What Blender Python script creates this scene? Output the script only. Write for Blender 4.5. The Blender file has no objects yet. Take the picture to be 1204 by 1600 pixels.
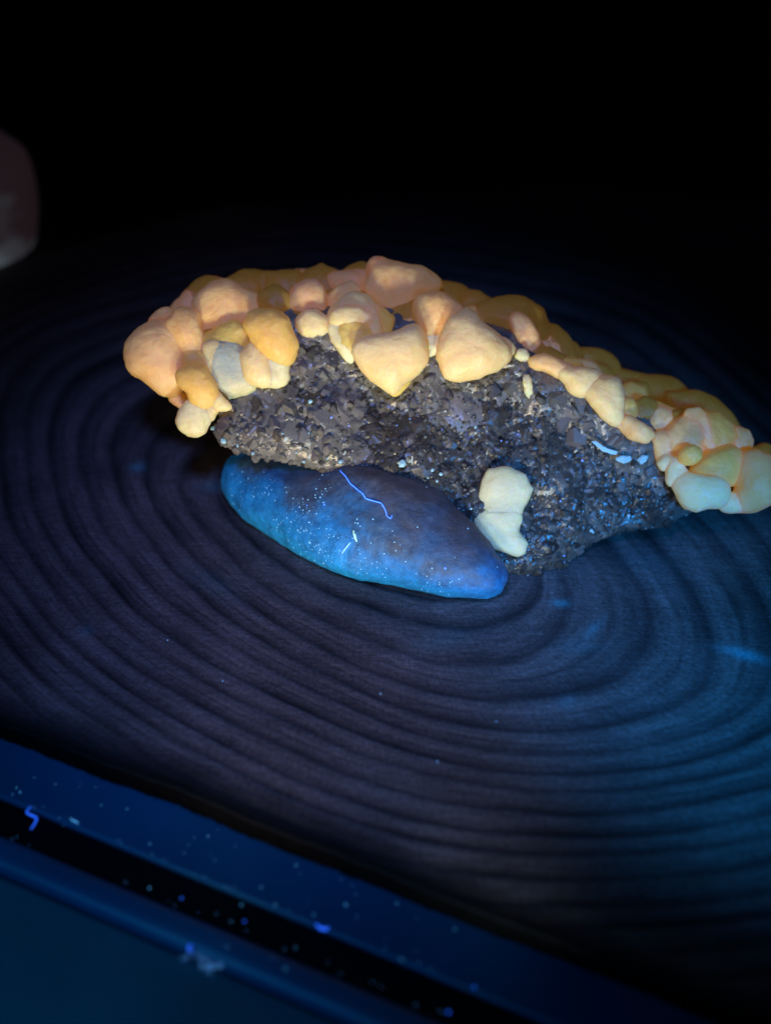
import bpy, bmesh, math, random
import numpy as np
from mathutils import Vector, Matrix, noise
from mathutils.bvhtree import BVHTree

random.seed(7); rng = np.random.default_rng(7)
R = math.radians
scene = bpy.context.scene
col = scene.collection

# ------------------------------------------------------------------ camera
PITCH = R(38.0); DIST = 0.175; HALF = R(20.0)
cam_d = bpy.data.cameras.new('camera'); cam = bpy.data.objects.new('camera', cam_d); col.objects.link(cam)
CAM = Vector((0, -DIST*math.cos(PITCH), DIST*math.sin(PITCH)))
cam.location = CAM
cam.rotation_euler = (R(90)-PITCH, 0, 0)
cam_d.sensor_fit = 'VERTICAL'; cam_d.sensor_height = 36.0
cam_d.lens = 18.0/math.tan(HALF)
cam_d.clip_start = 0.005; cam_d.clip_end = 20
cam_d.dof.use_dof = True; cam_d.dof.focus_distance = 0.160; cam_d.dof.aperture_fstop = 13
scene.camera = cam
scene.render.resolution_x = 770; scene.render.resolution_y = 1024

# ------------------------------------------------------------------ world and lamps
w = bpy.data.worlds.new('World'); scene.world = w; w.use_nodes = True
bg = w.node_tree.nodes['Background']; bg.inputs[0].default_value = (0.10, 0.14, 0.35, 1); bg.inputs[1].default_value = 0.022

def spot(name, loc, target, energy, color, size_deg, blend, radius):
    d = bpy.data.lights.new(name, 'SPOT'); d.energy = energy; d.color = color
    d.spot_size = R(size_deg); d.spot_blend = blend; d.shadow_soft_size = radius
    o = bpy.data.objects.new(name, d); col.objects.link(o)
    o.location = loc
    o.rotation_euler = (Vector(target)-Vector(loc)).to_track_quat('-Z', 'Y').to_euler()
    return o
spot('torch', (0.012, -0.088, 0.006), (0.002, 0.004, 0.030), 0.22, (0.76, 0.93, 1.0), 58, 1.0, 0.005)
spot('warm_fill', (-0.022, -0.088, 0.007), (-0.004, 0.004, 0.031), 0.26, (1.0, 0.78, 0.46), 58, 1.0, 0.006)  # added unseen fill that warms the nodules
spot('ultraviolet_torch', (0.060, -0.120, 0.070), (0.032, -0.018, 0.0), 1.05, (0.015, 0.32, 1.0), 29, 1.0, 0.008)
spot('side_blue_fill', (-0.095, -0.130, 0.075), (-0.036, -0.078, 0.0), 0.24, (0.01, 0.38, 1.0), 46, 1.0, 0.010)  # added unseen blue fill to brighten the left of the tray
spot('overhead_blue_fill', (-0.010, -0.110, 0.150), (-0.008, -0.006, 0.0), 0.78, (0.17, 0.31, 1.0), 36, 1.0, 0.010)  # added broad blue fill, an unseen source, to lift the wood

scene.view_settings.view_transform = 'Standard'; scene.view_settings.look = 'None'
scene.view_settings.exposure = 0; scene.view_settings.gamma = 1

# ------------------------------------------------------------------ picture -> place helpers
F = Vector((0, math.cos(PITCH), -math.sin(PITCH))); U = Vector((0, math.sin(PITCH), math.cos(PITCH))); RT = Vector((1, 0, 0))
FPX = 800/math.tan(HALF)
def ray(px, py): return F + RT*((px-602)/FPX) + U*((800-py)/FPX)
def on_z(px, py, z=0.0):
    d = ray(px, py); return CAM + d*((z-CAM.z)/d.z)
N = -F
P0 = on_z(820, 895)
def on_plane(px, py, n=0.0, p0=None, nn=None):
    p0 = P0 if p0 is None else p0; nn = N if nn is None else nn
    d = ray(px, py); return CAM + d*(((p0 + nn*n) - CAM).dot(nn)/d.dot(nn))
def crop(x0, y0, s, pts): return [(x0+s*x, y0+s*y) for x, y in pts]

# ------------------------------------------------------------------ materials
def mat(name):
    m = bpy.data.materials.new(name); m.use_nodes = True
    nt = m.node_tree; return m, nt, nt.nodes['Principled BSDF']
def nd(nt, typ, **kw):
    n = nt.nodes.new(typ)
    for k, v in kw.items():
        if k in n.inputs: n.inputs[k].default_value = v
        else: setattr(n, k, v)
    return n
def ramp(nt, src, stops):
    r = nt.nodes.new('ShaderNodeValToRGB'); e = r.color_ramp.elements
    while len(e) < len(stops): e.new(0.5)
    for el, (p, c) in zip(e, stops): el.position = p; el.color = (*c, 1)
    nt.links.new(src, r.inputs[0]); return r
def obj_coord(nt): return nt.nodes.new('ShaderNodeTexCoord').outputs['Object']
def noise_node(nt, vec, scale, detail=4, rough=0.55):
    n = nd(nt, 'ShaderNodeTexNoise', Scale=scale, Detail=detail, Roughness=rough); nt.links.new(vec, n.inputs['Vector']); return n
def bump(nt, b, height, strength, dist, prev=None):
    n = nd(nt, 'ShaderNodeBump', Strength=strength, Distance=dist); nt.links.new(height, n.inputs['Height'])
    if prev: nt.links.new(prev.outputs[0], n.inputs['Normal'])
    nt.links.new(n.outputs[0], b.inputs['Normal']); return n

def nodule_mat(name, c1, c2, glow, sss=0.75, rad=(0.0026, 0.0011, 0.0004), glow_s=0.092):
    m, nt, b = mat(name); v = obj_coord(nt)
    n1 = noise_node(nt, v, 260, 4); r = ramp(nt, n1.outputs[0], [(0.32, c1), (0.68, c2)])
    nt.links.new(r.outputs[0], b.inputs['Base Color'])
    b.inputs['Subsurface Weight'].default_value = sss; b.inputs['Subsurface Radius'].default_value = (1, 0.5, 0.18)
    b.inputs['Subsurface Scale'].default_value = rad[0]
    b.inputs['Roughness'].default_value = 0.40; b.inputs['Specular IOR Level'].default_value = 0.35
    b.inputs['Emission Color'].default_value = (*glow, 1); b.inputs['Emission Strength'].default_value = glow_s
    n2 = noise_node(nt, v, 2600, 5, 0.65); n3 = noise_node(nt, v, 900, 3)
    n4 = nd(nt, 'ShaderNodeTexVoronoi', Scale=1500.0); nt.links.new(v, n4.inputs['Vector'])
    b0 = bump(nt, b, n4.outputs[0], 0.08, 0.00025); b1 = bump(nt, b, n3.outputs[0], 0.22, 0.0007, b0); bump(nt, b, n2.outputs[0], 0.4, 0.0002, b1)
    return m
M = {}
M['peach'] = nodule_mat('peach_nodule', (0.84, 0.48, 0.18), (0.90, 0.60, 0.28), (1, 0.45, 0.03))
M['gold'] = nodule_mat('gold_nodule', (0.80, 0.47, 0.11), (0.88, 0.57, 0.18), (1, 0.47, 0.02))
M['cream'] = nodule_mat('cream_nodule', (0.84, 0.60, 0.25), (0.90, 0.70, 0.36), (1, 0.52, 0.04))
M['pale'] = nodule_mat('pale_nodule', (0.76, 0.65, 0.33), (0.86, 0.75, 0.43), (1, 0.66, 0.12))
M['shaded_ochre'] = nodule_mat('shaded_ochre_nodule', (0.50, 0.23, 0.03), (0.58, 0.30, 0.06), (1, 0.42, 0.01), glow_s=0.045)  # shade of the back row painted in: darker base, weaker glow
M['rose'] = nodule_mat('rose_nodule', (0.78, 0.42, 0.18), (0.84, 0.53, 0.27), (1, 0.40, 0.04))
M['olive'] = nodule_mat('olive_nodule', (0.70, 0.49, 0.10), (0.80, 0.58, 0.18), (1.0, 0.52, 0.02))
M['pair'] = nodule_mat('creamy_yellow_nodule', (0.60, 0.53, 0.28), (0.70, 0.62, 0.36), (1, 0.8, 0.25), glow_s=0.05)
M['glassy'] = nodule_mat('glassy_nodule', (0.42, 0.46, 0.34), (0.76, 0.66, 0.36), (0.8, 0.7, 0.2), glow_s=0.03)

def crystal_mat(name, lo, hi, trans=0.35, rough=0.16):
    m, nt, b = mat(name)
    g = nt.nodes.new('ShaderNodeNewGeometry'); oi = nt.nodes.new('ShaderNodeObjectInfo')
    a = nd(nt, 'ShaderNodeMath', operation='ADD'); nt.links.new(g.outputs['Random Per Island'], a.inputs[0]); nt.links.new(oi.outputs['Random'], a.inputs[1])
    f = nd(nt, 'ShaderNodeMath', operation='FRACT'); nt.links.new(a.outputs[0], f.inputs[0])
    mid = tuple(0.6*x+0.4*y for x, y in zip(lo, hi))
    r = ramp(nt, f.outputs[0], [(0, lo), (0.75, mid), (1, hi)]); nt.links.new(r.outputs[0], b.inputs['Base Color'])
    b.inputs['Roughness'].default_value = rough; b.inputs['Transmission Weight'].default_value = trans
    b.inputs['IOR'].default_value = 1.5
    v = obj_coord(nt); n = noise_node(nt, v, 3000, 3); bump(nt, b, n.outputs[0], 0.3, 0.0001)
    return m
CM = [crystal_mat('smoky_crystal', (0.035, 0.032, 0.027), (0.085, 0.076, 0.060), 0.25, 0.4),
      crystal_mat('grey_crystal', (0.13, 0.122, 0.105), (0.22, 0.205, 0.175), 0.25, 0.4),
      crystal_mat('mauve_crystal', (0.15, 0.130, 0.120), (0.23, 0.20, 0.18), 0.25, 0.4),
      crystal_mat('tan_crystal', (0.08, 0.065, 0.05), (0.18, 0.145, 0.11), 0.25, 0.4)]
for m_ in CM:
    b = m_.node_tree.nodes['Principled BSDF']; b.inputs['Subsurface Weight'].default_value = 0.5; b.inputs['Subsurface Scale'].default_value = 0.0006; b.inputs['Subsurface Radius'].default_value = (1, .8, .6)
def plain(name, c, rough=0.5, glow=None, gs=0.0, coat=0, spec=0.5):
    m, nt, b = mat(name); b.inputs['Base Color'].default_value = (*c, 1); b.inputs['Roughness'].default_value = rough
    b.inputs['Coat Weight'].default_value = coat; b.inputs['Specular IOR Level'].default_value = spec
    if glow: b.inputs['Emission Color'].default_value = (*glow, 1); b.inputs['Emission Strength'].default_value = gs
    return m
m, nt, b = mat('matrix_rock'); v = obj_coord(nt)
def fac(n): a = nt.nodes.new('ShaderNodeAttribute'); a.attribute_name = n; return a.outputs['Fac']
n1 = noise_node(nt, v, 1400, 5)
dk = ramp(nt, fac('tone'), [(0.0, (0.020, 0.019, 0.018)), (0.7, (0.054, 0.050, 0.044)), (0.93, (0.075, 0.062, 0.046)), (1.0, (0.16, 0.13, 0.09))])
pl = ramp(nt, fac('tone'), [(0.0, (0.15, 0.142, 0.122)), (0.6, (0.215, 0.20, 0.17)), (0.85, (0.225, 0.195, 0.175)), (1.0, (0.23, 0.215, 0.185))])  # light passing through the band is painted in as paler tones
mxr = nd(nt, 'ShaderNodeMix', data_type='RGBA'); nt.links.new(fac('pale'), mxr.inputs[0]); nt.links.new(dk.outputs[0], mxr.inputs[6]); nt.links.new(pl.outputs[0], mxr.inputs[7])
nt.links.new(mxr.outputs[2], b.inputs['Base Color']); b.inputs['Roughness'].default_value = 0.26; bump(nt, b, n1.outputs[0], 0.3, 0.0003)
b.inputs['Subsurface Weight'].default_value = 0.6; b.inputs['Subsurface Scale'].default_value = 0.0014; b.inputs['Subsurface Radius'].default_value = (1, .85, .7)
M['rock'] = m
M['cyan_grain'] = plain('cyan_fluorescing_grain', (0.30, 0.50, 0.54), 0.5, (0.35, 0.85, 1.0), 0.06)
M['blue_grain'] = plain('blue_fluorescing_grain', (0.25, 0.4, 0.9), 0.4, (0.10, 0.25, 1.0), 0.6)
M['lint_blue'] = plain('blue_fluorescing_lint', (0.1, 0.25, 0.9), 0.6, (0.02, 0.13, 1.0), 1.0)
M['lint_bright'] = plain('bright_blue_lint', (0.1, 0.25, 0.9), 0.6, (0.03, 0.14, 1.0), 3.0)
M['lint_cyan'] = plain('cyan_fluorescing_lint', (0.3, 0.6, 0.8), 0.6, (0.10, 0.50, 1.0), 0.45)
M['dust'] = plain('pale_dust', (0.25, 0.45, 0.65), 0.7, (0.12, 0.42, 1.0), 0.35)

# ------------------------------------------------------------------ object helpers
ORG = {}
def tag(o, label, cat, group=None, kind=None):
    if label: o['label'] = label
    if cat: o['category'] = cat
    if group: o['group'] = group
    if kind: o['kind'] = kind
    return o
def empty(name, loc, label, cat, group=None):
    o = bpy.data.objects.new(name, None); col.objects.link(o); o.location = loc; o.empty_display_size = 0.005
    ORG[o.name] = Vector(loc); return tag(o, label, cat, group)
def mk(name, verts, faces, material, parent=None, smooth=True, loops=None):
    """one mesh object from world-space verts; its origin goes to the lowest-centre of the verts"""
    V = np.asarray(verts, dtype=np.float64)
    c = (V.min(0)+V.max(0))/2; c[2] = V[:, 2].min()
    me = bpy.data.meshes.new(name); me.from_pydata((V-c).tolist(), [], faces)
    me.materials.append(material)
    if smooth: me.polygons.foreach_set('use_smooth', [True]*len(me.polygons))
    me.update()
    o = bpy.data.objects.new(name, me); col.objects.link(o)
    base = Vector((0, 0, 0))
    if parent: o.parent = parent; base = ORG[parent.name]
    o.location = Vector(c)-base; ORG[o.name] = Vector(c)
    return o
def box(name, corners, material, parent=None, bev=0.0004):
    bm = bmesh.new(); vs = [bm.verts.new(c) for c in corners]
    for f in ((0,1,2,3), (7,6,5,4), (0,4,5,1), (1,5,6,2), (2,6,7,3), (3,7,4,0)): bm.faces.new([vs[i] for i in f])
    bmesh.ops.recalc_face_normals(bm, faces=bm.faces)
    if bev: bmesh.ops.bevel(bm, geom=list(bm.edges), offset=bev, segments=3, affect='EDGES', profile=0.5)
    V = [tuple(v.co) for v in bm.verts]; bm.verts.index_update(); Fc = [[v.index for v in f.verts] for f in bm.faces]; bm.free()
    return mk(name, V, Fc, material, parent, smooth=False)

def star(poly2, nphi, sig_deg):
    """radius as a function of angle for a star-shaped outline (numpy N x 2)"""
    P = np.asarray(poly2); Q = np.roll(P, -1, 0)
    cr = P[:, 0]*Q[:, 1]-Q[:, 0]*P[:, 1]; A = cr.sum()/2
    c = ((P+Q)*cr[:, None]).sum(0)/(6*A)
    D = []                                               # dense samples along the outline
    for a, b_ in zip(P, Q):
        for t in np.linspace(0, 1, 12, endpoint=False): D.append(a+(b_-a)*t)
    D = np.array(D)-c; th = np.arctan2(D[:, 1], D[:, 0]); rr = np.hypot(D[:, 0], D[:, 1])
    o = np.argsort(th); th = th[o]; rr = rr[o]
    ph = np.linspace(-math.pi, math.pi, nphi, endpoint=False)
    r = np.interp(ph, np.r_[th-2*math.pi, th, th+2*math.pi], np.r_[rr, rr, rr])
    k = np.exp(-0.5*((np.arange(nphi)-nphi//2)*360/nphi/sig_deg)**2); k /= k.sum()
    r = np.real(np.fft.ifft(np.fft.fft(r)*np.fft.fft(np.fft.ifftshift(k))))
    return c, ph, r

def inflate(poly, n, depth=0.85, sig=7, lump=0.05, fine=0.012, nphi=44, npsi=22, p0=None, nn=None, ux=None, uy=None, power=0.9, seed=0.0, grow=1.0):
    """a rounded solid whose outline seen face-on is poly (picture points) on the plane n in front of p0"""
    p0 = P0 if p0 is None else p0; nn = N if nn is None else nn; ux = RT if ux is None else ux; uy = U if uy is None else uy
    mx_ = sum(q[0] for q in poly)/len(poly); my_ = sum(q[1] for q in poly)/len(poly)
    W = [on_plane(mx_+(x-mx_)*grow, my_+(y-my_)*grow, n, p0, nn) for x, y in poly]; o = W[0]
    P2 = [((q-o).dot(ux), (q-o).dot(uy)) for q in W]
    c, ph, r = star(P2, nphi, sig); cen = o+ux*c[0]+uy*c[1]
    rm = r.mean(); rz = depth*min(rm, 1.25*r.min()+0.2*rm)
    verts = []; ps = np.linspace(-math.pi/2, math.pi/2, npsi+1)
    for i, a in enumerate(ps):
        ca = max(math.cos(a), 0)**power; sa = math.copysign(abs(math.sin(a))**power, a)
        mixr = abs(math.sin(a))**2*0.7
        rows = [0] if i in (0, npsi) else range(nphi)
        for j in rows:
            rj = r[j]*(1-mixr)+rm*mixr
            d = ux*(math.cos(ph[j])*rj*ca)+uy*(math.sin(ph[j])*rj*ca)+nn*(rz*sa)
            p = cen+d; L = d.length or 1e-9
            q = Vector((p.x, p.y, p.z+seed))
            k = 1+lump*noise.noise(q*(1.6/rm))+lump*0.5*noise.noise(q*(3.7/rm))+lump*0.3*noise.noise(q*(8.0/rm))+fine*noise.noise(q*2600)
            verts.append(cen+d*k)
    faces = []; idx = lambda i, j: 1+(i-1)*nphi+(j % nphi)
    last = len(verts)-1
    for j in range(nphi): faces.append((0, idx(1, j+1), idx(1, j)))
    for i in range(1, npsi-1):
        for j in range(nphi): faces.append((idx(i, j), idx(i, j+1), idx(i+1, j+1), idx(i+1, j)))
    for j in range(nphi): faces.append((idx(npsi-1, j), idx(npsi-1, j+1), last))
    return verts, faces

def tube(pts, rad, seg=6):
    V = []; Fc = []; n = len(pts)
    for i, p in enumerate(pts):
        t = (pts[min(i+1, n-1)]-pts[max(i-1, 0)]).normalized()
        a = t.orthogonal().normalized(); b_ = t.cross(a)
        rr = rad*(0.55+0.45*min(1, 3*min(i, n-1-i)/max(n-1, 1)))*(0.85+0.3*random.random())
        for k in range(seg): V.append(p+(a*math.cos(2*math.pi*k/seg)+b_*math.sin(2*math.pi*k/seg))*rr)
    for i in range(n-1):
        for k in range(seg): Fc.append((i*seg+k, i*seg+(k+1) % seg, (i+1)*seg+(k+1) % seg, (i+1)*seg+k))
    Fc.append(tuple(range(seg-1, -1, -1))); Fc.append(tuple((n-1)*seg+k for k in range(seg)))
    return V, Fc
def in_poly(x, y, poly):
    s = False; j = len(poly)-1
    for i in range(len(poly)):
        xi, yi = poly[i]; xj, yj = poly[j]
        if (yi > y) != (yj > y) and x < (xj-xi)*(y-yi)/(yj-yi)+xi: s = not s
        j = i
    return s
def blob_mesh(name, seed, rough=0.35, sub=2):
    bm = bmesh.new(); bmesh.ops.create_icosphere(bm, subdivisions=sub, radius=1)
    for vtx in bm.verts: vtx.co *= 1+rough*noise.noise(vtx.co*1.7+Vector((seed*3.1, 0, 0)))
    me = bpy.data.meshes.new(name); bm.to_mesh(me); bm.free(); return me

# ================================================================== SETTING: dark tabletop
ZT = -0.0028                                   # top of the tray under the slice
ZB = -0.0125
m, nt, b = mat('dark_tabletop'); v = obj_coord(nt); n1 = noise_node(nt, v, 40, 5)
r = ramp(nt, n1.outputs[0], [(0.3, (0.006, 0.006, 0.012)), (0.7, (0.014, 0.013, 0.022))]); nt.links.new(r.outputs[0], b.inputs['Base Color'])
b.inputs['Roughness'].default_value = 0.75; b.inputs['Specular IOR Level'].default_value = 0.2
g = 40; V = [(-1.5+3*i/g, -1.0+3*j/g, ZB) for j in range(g+1) for i in range(g+1)]
Fc = [(j*(g+1)+i, j*(g+1)+i+1, (j+1)*(g+1)+i+1, (j+1)*(g+1)+i) for j in range(g) for i in range(g)]
o = mk('tabletop', V, Fc, m, smooth=False); o['kind'] = 'structure'

# ================================================================== WOODEN SLICE
def W2(pts): return [on_z(x, y) for x, y in pts]
PITH = on_z(600, 800)
rings_px = [
 [(331,758),(360,810),(430,874),(523,927),(640,967),(700,985),(790,975),(850,930),(835,870),(740,775),(500,700),(370,705)],
 [(278,737),(290,787),(325,833),(400,905),(500,965),(600,1010),(700,1040),(826,1031),(888,970),(878,890),(770,750),(520,650),(340,665)],
 [(226,725),(243,795),(300,870),(400,950),(500,1010),(600,1056),(700,1088),(880,1092),(993,1048),(1026,981),(972,872),(800,700),(500,605),(265,650)],
 [(174,695),(197,795),(262,882),(362,970),(480,1040),(600,1093),(700,1130),(909,1144),(1077,1111),(1131,1031),(1089,947),(1026,851),(850,650),(500,562),(215,612)],
 [(124,695),(141,629),(187,587),(500,522),(880,600),(1120,840),(1190,940),(1228,1045),(1150,1135),(950,1180),(700,1163),(560,1110),(400,1030),(250,930),(150,810)],
 [(75,679),(95,604),(137,562),(500,484),(900,560),(1200,850),(1290,1050),(1190,1168),(950,1213),(700,1193),(540,1138),(370,1055),(215,955),(105,825)]]
TH = np.linspace(-math.pi, math.pi, 720, endpoint=False)
def polar(pts, sig):
    P = np.array([((p-PITH).x, (p-PITH).y) for p in pts]); D = []
    for a, b_ in zip(P, np.roll(P, -1, 0)):
        for t in np.linspace(0, 1, 16, endpoint=False): D.append(a+(b_-a)*t)
    D = np.array(D); th = np.arctan2(D[:, 1], D[:, 0]); rr = np.hypot(D[:, 0], D[:, 1]); o = np.argsort(th)
    r = np.interp(TH, np.r_[th[o]-2*math.pi, th[o], th[o]+2*math.pi], np.r_[rr[o]]*1 if False else np.r_[rr[o], rr[o], rr[o]])
    k = np.exp(-0.5*((np.arange(720)-360)*0.5/sig)**2); k /= k.sum()
    return np.real(np.fft.ifft(np.fft.fft(r)*np.fft.fft(np.fft.ifftshift(k))))
RK = [polar(W2(p), 7) for p in rings_px]
RK = [RK[0]*0.22, RK[0]*0.5, RK[0]*0.78] + RK
mean_step = (RK[-1]-RK[-3])/2
for k in range(22):                             # the outer rings go on with the last growth rate
    step = 0.55*(RK[-1]-RK[-2])+0.45*mean_step*(0.92**k)
    kk = np.exp(-0.5*((np.arange(720)-360)*0.5/12)**2); kk /= kk.sum()
    step = np.maximum(np.real(np.fft.ifft(np.fft.fft(step)*np.fft.fft(np.fft.ifftshift(kk)))), 0.0031)
    RK.append(RK[-1]+step*(1.0 if k % 3 else 0.75))
RK = np.array(RK)
edge_px = [(-700,840),(-400,968),(0,1130),(266,1230),(531,1338),(770,1432),(1000,1524),(1204,1606),(1500,1720)]
edge_w = W2(edge_px) + [Vector((0.105, -0.070, 0)), Vector((0.135, -0.02, 0)), Vector((0.125, 0.05, 0)), Vector((0.085, 0.088, 0)), Vector((0.03, 0.098, 0)), Vector((-0.03, 0.088, 0)), Vector((-0.075, 0.062, 0)), Vector((-0.11, 0.02, 0))]
RO = polar(edge_w, 1.6)
NT, NS = 1200, 330
th = np.linspace(-math.pi, math.pi, NT, endpoint=False)
tx = np.r_[TH, math.pi]
def at_th(r, t): return np.interp(t, tx, np.r_[r, r[0]])
ro = at_th(RO, th)
ro = ro*(1+0.0022*np.sin(th*17+1)+0.0009*np.sin(th*57)+0.0005*np.sin(th*131+2))
s = np.linspace(0, 1, NS+1)[1:]
rr = s[:, None]*ro[None, :]; tt = np.broadcast_to(th, rr.shape)
X = PITH.x+rr*np.cos(tt); Y = PITH.y+rr*np.sin(tt)
# slow waviness of the rings
def wav(x, y, f, a, sd): return a*(np.sin(x*f+sd)*np.cos(y*f*1.3-sd*2)+0.6*np.sin((x+y)*f*2.1+sd*3))
rw = rr+wav(X, Y, 110, 0.00022, 1.3)+wav(X, Y, 340, 0.00006, 0.4)
ring = np.zeros_like(rr)
for k in range(len(RK)-1):
    a = at_th(RK[k], th)[None, :]; b_ = at_th(RK[k+1], th)[None, :]
    msk = (rw >= a) & (rw < b_); f = (rw-a)/(b_-a); ring = np.where(msk, k+f, ring)
ring = np.where(rw < at_th(RK[0], th)[None, :], rw/at_th(RK[0], th)[None, :]-1, ring)
ring = np.where(rw >= at_th(RK[-1], th)[None, :], len(RK)+(rw-at_th(RK[-1], th)[None, :])/0.0025, ring)
fr = ring-np.floor(ring); kk = np.floor(ring).astype(int)
rk = np.random.default_rng(3).random(80)
dpt = 0.55+0.45*rk[np.clip(kk, 0, 79)]; dpt2 = 0.55+0.45*rk[np.clip(kk+1, 0, 79)]
# dark latewood line sharp on its outer side, soft on its inner side
late = np.maximum(np.exp(-(fr/0.13)**1.5)*dpt, np.clip(1-(1-fr)/0.55, 0, 1)**1.4*dpt2)
minor = 0.35*np.exp(-((fr-0.45-0.2*rk[np.clip(kk+7, 0, 79)])/0.05)**2)*(rk[np.clip(kk+20, 0, 79)] > 0.45)
fineln = 0.06*np.sin(ring*23.0+3*np.sin(tt*4))*np.sin(ring*9.1+1.0+np.sin(tt*7))
late = np.clip(late+minor+fineln*(1-late), 0, 1)*(0.72+0.28*np.sin(tt*5+kk*1.7)*np.cos(tt*11+kk*2.9))
Z = -0.00009*late+0.00004*np.sin(X*300+1)*np.cos(Y*260)
late = np.maximum(late, np.clip(1-(1-s)[:, None]*ro[None, :]/0.0045, 0, 1)**0.6)
soft = np.clip((1-s)/0.006, 0, 1)[:, None]; Z = Z-0.0003*(1-soft)**2
verts = np.stack([X, Y, Z], -1).reshape(-1, 3)
verts = np.vstack([verts, [[PITH.x, PITH.y, 0]]]); cidx = len(verts)-1
i = np.arange(NS-1)[:, None]*NT; j = np.arange(NT)[None, :]; j2 = (np.arange(NT)+1) % NT
quads = np.stack([i+j, i+NT+j, i+NT+j2[None, :], i+j2[None, :]], -1).reshape(-1, 4)
me = bpy.data.meshes.new('growth_ring_face')
nq = len(quads); ntri = NT
me.vertices.add(len(verts)); me.vertices.foreach_set('co', (verts-np.array(PITH)).astype(np.float32).ravel())
tris = np.stack([np.full(NT, cidx), np.arange(NT), j2], -1)
loops = np.r_[quads.ravel(), tris.ravel()]
me.loops.add(len(loops)); me.loops.foreach_set('vertex_index', loops.astype(np.int32))
me.polygons.add(nq+ntri)
me.polygons.foreach_set('loop_start', np.r_[np.arange(nq)*4, nq*4+np.arange(ntri)*3].astype(np.int32))
me.polygons.foreach_set('use_smooth', np.ones(nq+ntri, bool))
me.update(calc_edges=True); me.validate()
def fattr(name, a):
    at = me.attributes.new(name, 'FLOAT', 'POINT'); at.data.foreach_set('value', np.r_[np.asarray(a).ravel(), [0.0]].astype(np.float32))
fattr('late', late); fattr('ring', ring); fattr('ang', np.broadcast_to(th, rr.shape)*1.0)
st = np.zeros_like(rr)                         # pale resin stains in the wood, each with its own place and shape
for px, py, ax, ay, rot, amp in [(1160,1022,2.2,0.8,-25,1.0),(875,942,0.9,0.6,0,0.8),(925,985,1.8,0.5,55,0.45),(215,730,0.9,0.9,0,0.7),(905,1010,2.2,1.2,0,0.2),
                                 (640,885,0,0,0,0),(385,690,0.8,0.8,0,.6),(690,1000,3,1.5,20,0.15),(135,985,0.8,0.8,0,.25),(330,910,4,1.4,-40,.14),(330,760,1.5,1.2,0,.3),(885,1095,1.2,0.8,30,.25),(1010,880,5,3,-50,.12)]:
    if ax == 0: continue
    c = on_z(px, py); ca, sa = math.cos(R(rot)), math.sin(R(rot)); dx = X-c.x; dy = Y-c.y
    q = ((dx*ca+dy*sa)/(ax*0.001))**2+((-dx*sa+dy*ca)/(ay*0.001))**2
    st = np.maximum(st, amp*np.exp(-q*0.9))
fattr('stain', st)
m, nt, b = mat('ringed_wood'); v = obj_coord(nt)
def attr(n): a = nt.nodes.new('ShaderNodeAttribute'); a.attribute_name = n; return a.outputs['Fac']
comb = nt.nodes.new('ShaderNodeCombineXYZ')
ma = nd(nt, 'ShaderNodeMath', operation='MULTIPLY'); nt.links.new(attr('ang'), ma.inputs[0]); ma.inputs[1].default_value = 60
nt.links.new(ma.outputs[0], comb.inputs[0]); nt.links.new(attr('ring'), comb.inputs[1])
ray_n = nd(nt, 'ShaderNodeTexNoise', Scale=2.2, Detail=5, Roughness=0.65); nt.links.new(comb.outputs[0], ray_n.inputs['Vector'])
fine_n = noise_node(nt, v, 2200, 4, 0.7); blot = noise_node(nt, v, 75, 4)
mp = nd(nt, 'ShaderNodeMapping'); mp.inputs['Rotation'].default_value = (0, 0, R(35)); mp.inputs['Scale'].default_value = (260, 2600, 1); nt.links.new(v, mp.inputs['Vector'])
saw = nd(nt, 'ShaderNodeTexNoise', Scale=1.0, Detail=3, Roughness=0.6); nt.links.new(mp.outputs[0], saw.inputs['Vector'])
base = ramp(nt, attr('late'), [(0.0, (0.150, 0.116, 0.112)), (0.35, (0.082, 0.062, 0.062)), (0.88, (0.009, 0.008, 0.009)), (1.0, (0.002, 0.002, 0.002))])
def mulv(src, fac_src, lo, hi, p0=0.3, p1=0.7):
    r_ = ramp(nt, fac_src, [(p0, (lo,)*3), (p1, (hi,)*3)])
    mx = nd(nt, 'ShaderNodeMix', data_type='RGBA', blend_type='MULTIPLY'); mx.inputs[0].default_value = 1
    nt.links.new(src, mx.inputs[6]); nt.links.new(r_.outputs[0], mx.inputs[7]); return mx.outputs[2]
comb2 = nt.nodes.new('ShaderNodeCombineXYZ'); mb = nd(nt, 'ShaderNodeMath', operation='MULTIPLY'); nt.links.new(attr('ang'), mb.inputs[0]); mb.inputs[1].default_value = 7
mc = nd(nt, 'ShaderNodeMath', operation='MULTIPLY'); nt.links.new(attr('ring'), mc.inputs[0]); mc.inputs[1].default_value = 7
nt.links.new(mb.outputs[0], comb2.inputs[0]); nt.links.new(mc.outputs[0], comb2.inputs[1])
line_n = nd(nt, 'ShaderNodeTexNoise', Scale=1.0, Detail=6, Roughness=0.7); nt.links.new(comb2.outputs[0], line_n.inputs['Vector'])
c_ = mulv(base.outputs[0], ray_n.outputs[0], 0.72, 1.25); c_ = mulv(c_, fine_n.outputs[0], 0.6, 1.3); c_ = mulv(c_, line_n.outputs[0], 0.62, 1.25); c_ = mulv(c_, blot.outputs[0], 0.65, 1.2); c_ = mulv(c_, saw.outputs[0], 0.78, 1.18)
sm = nd(nt, 'ShaderNodeMath', operation='MULTIPLY'); nt.links.new(attr('stain'), sm.inputs[0]); nt.links.new(fine_n.outputs[0], sm.inputs[1])
mx = nd(nt, 'ShaderNodeMix', data_type='RGBA'); nt.links.new(sm.outputs[0], mx.inputs[0]); nt.links.new(c_, mx.inputs[6]); mx.inputs[7].default_value = (0.06, 0.42, 0.50, 1)
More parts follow.
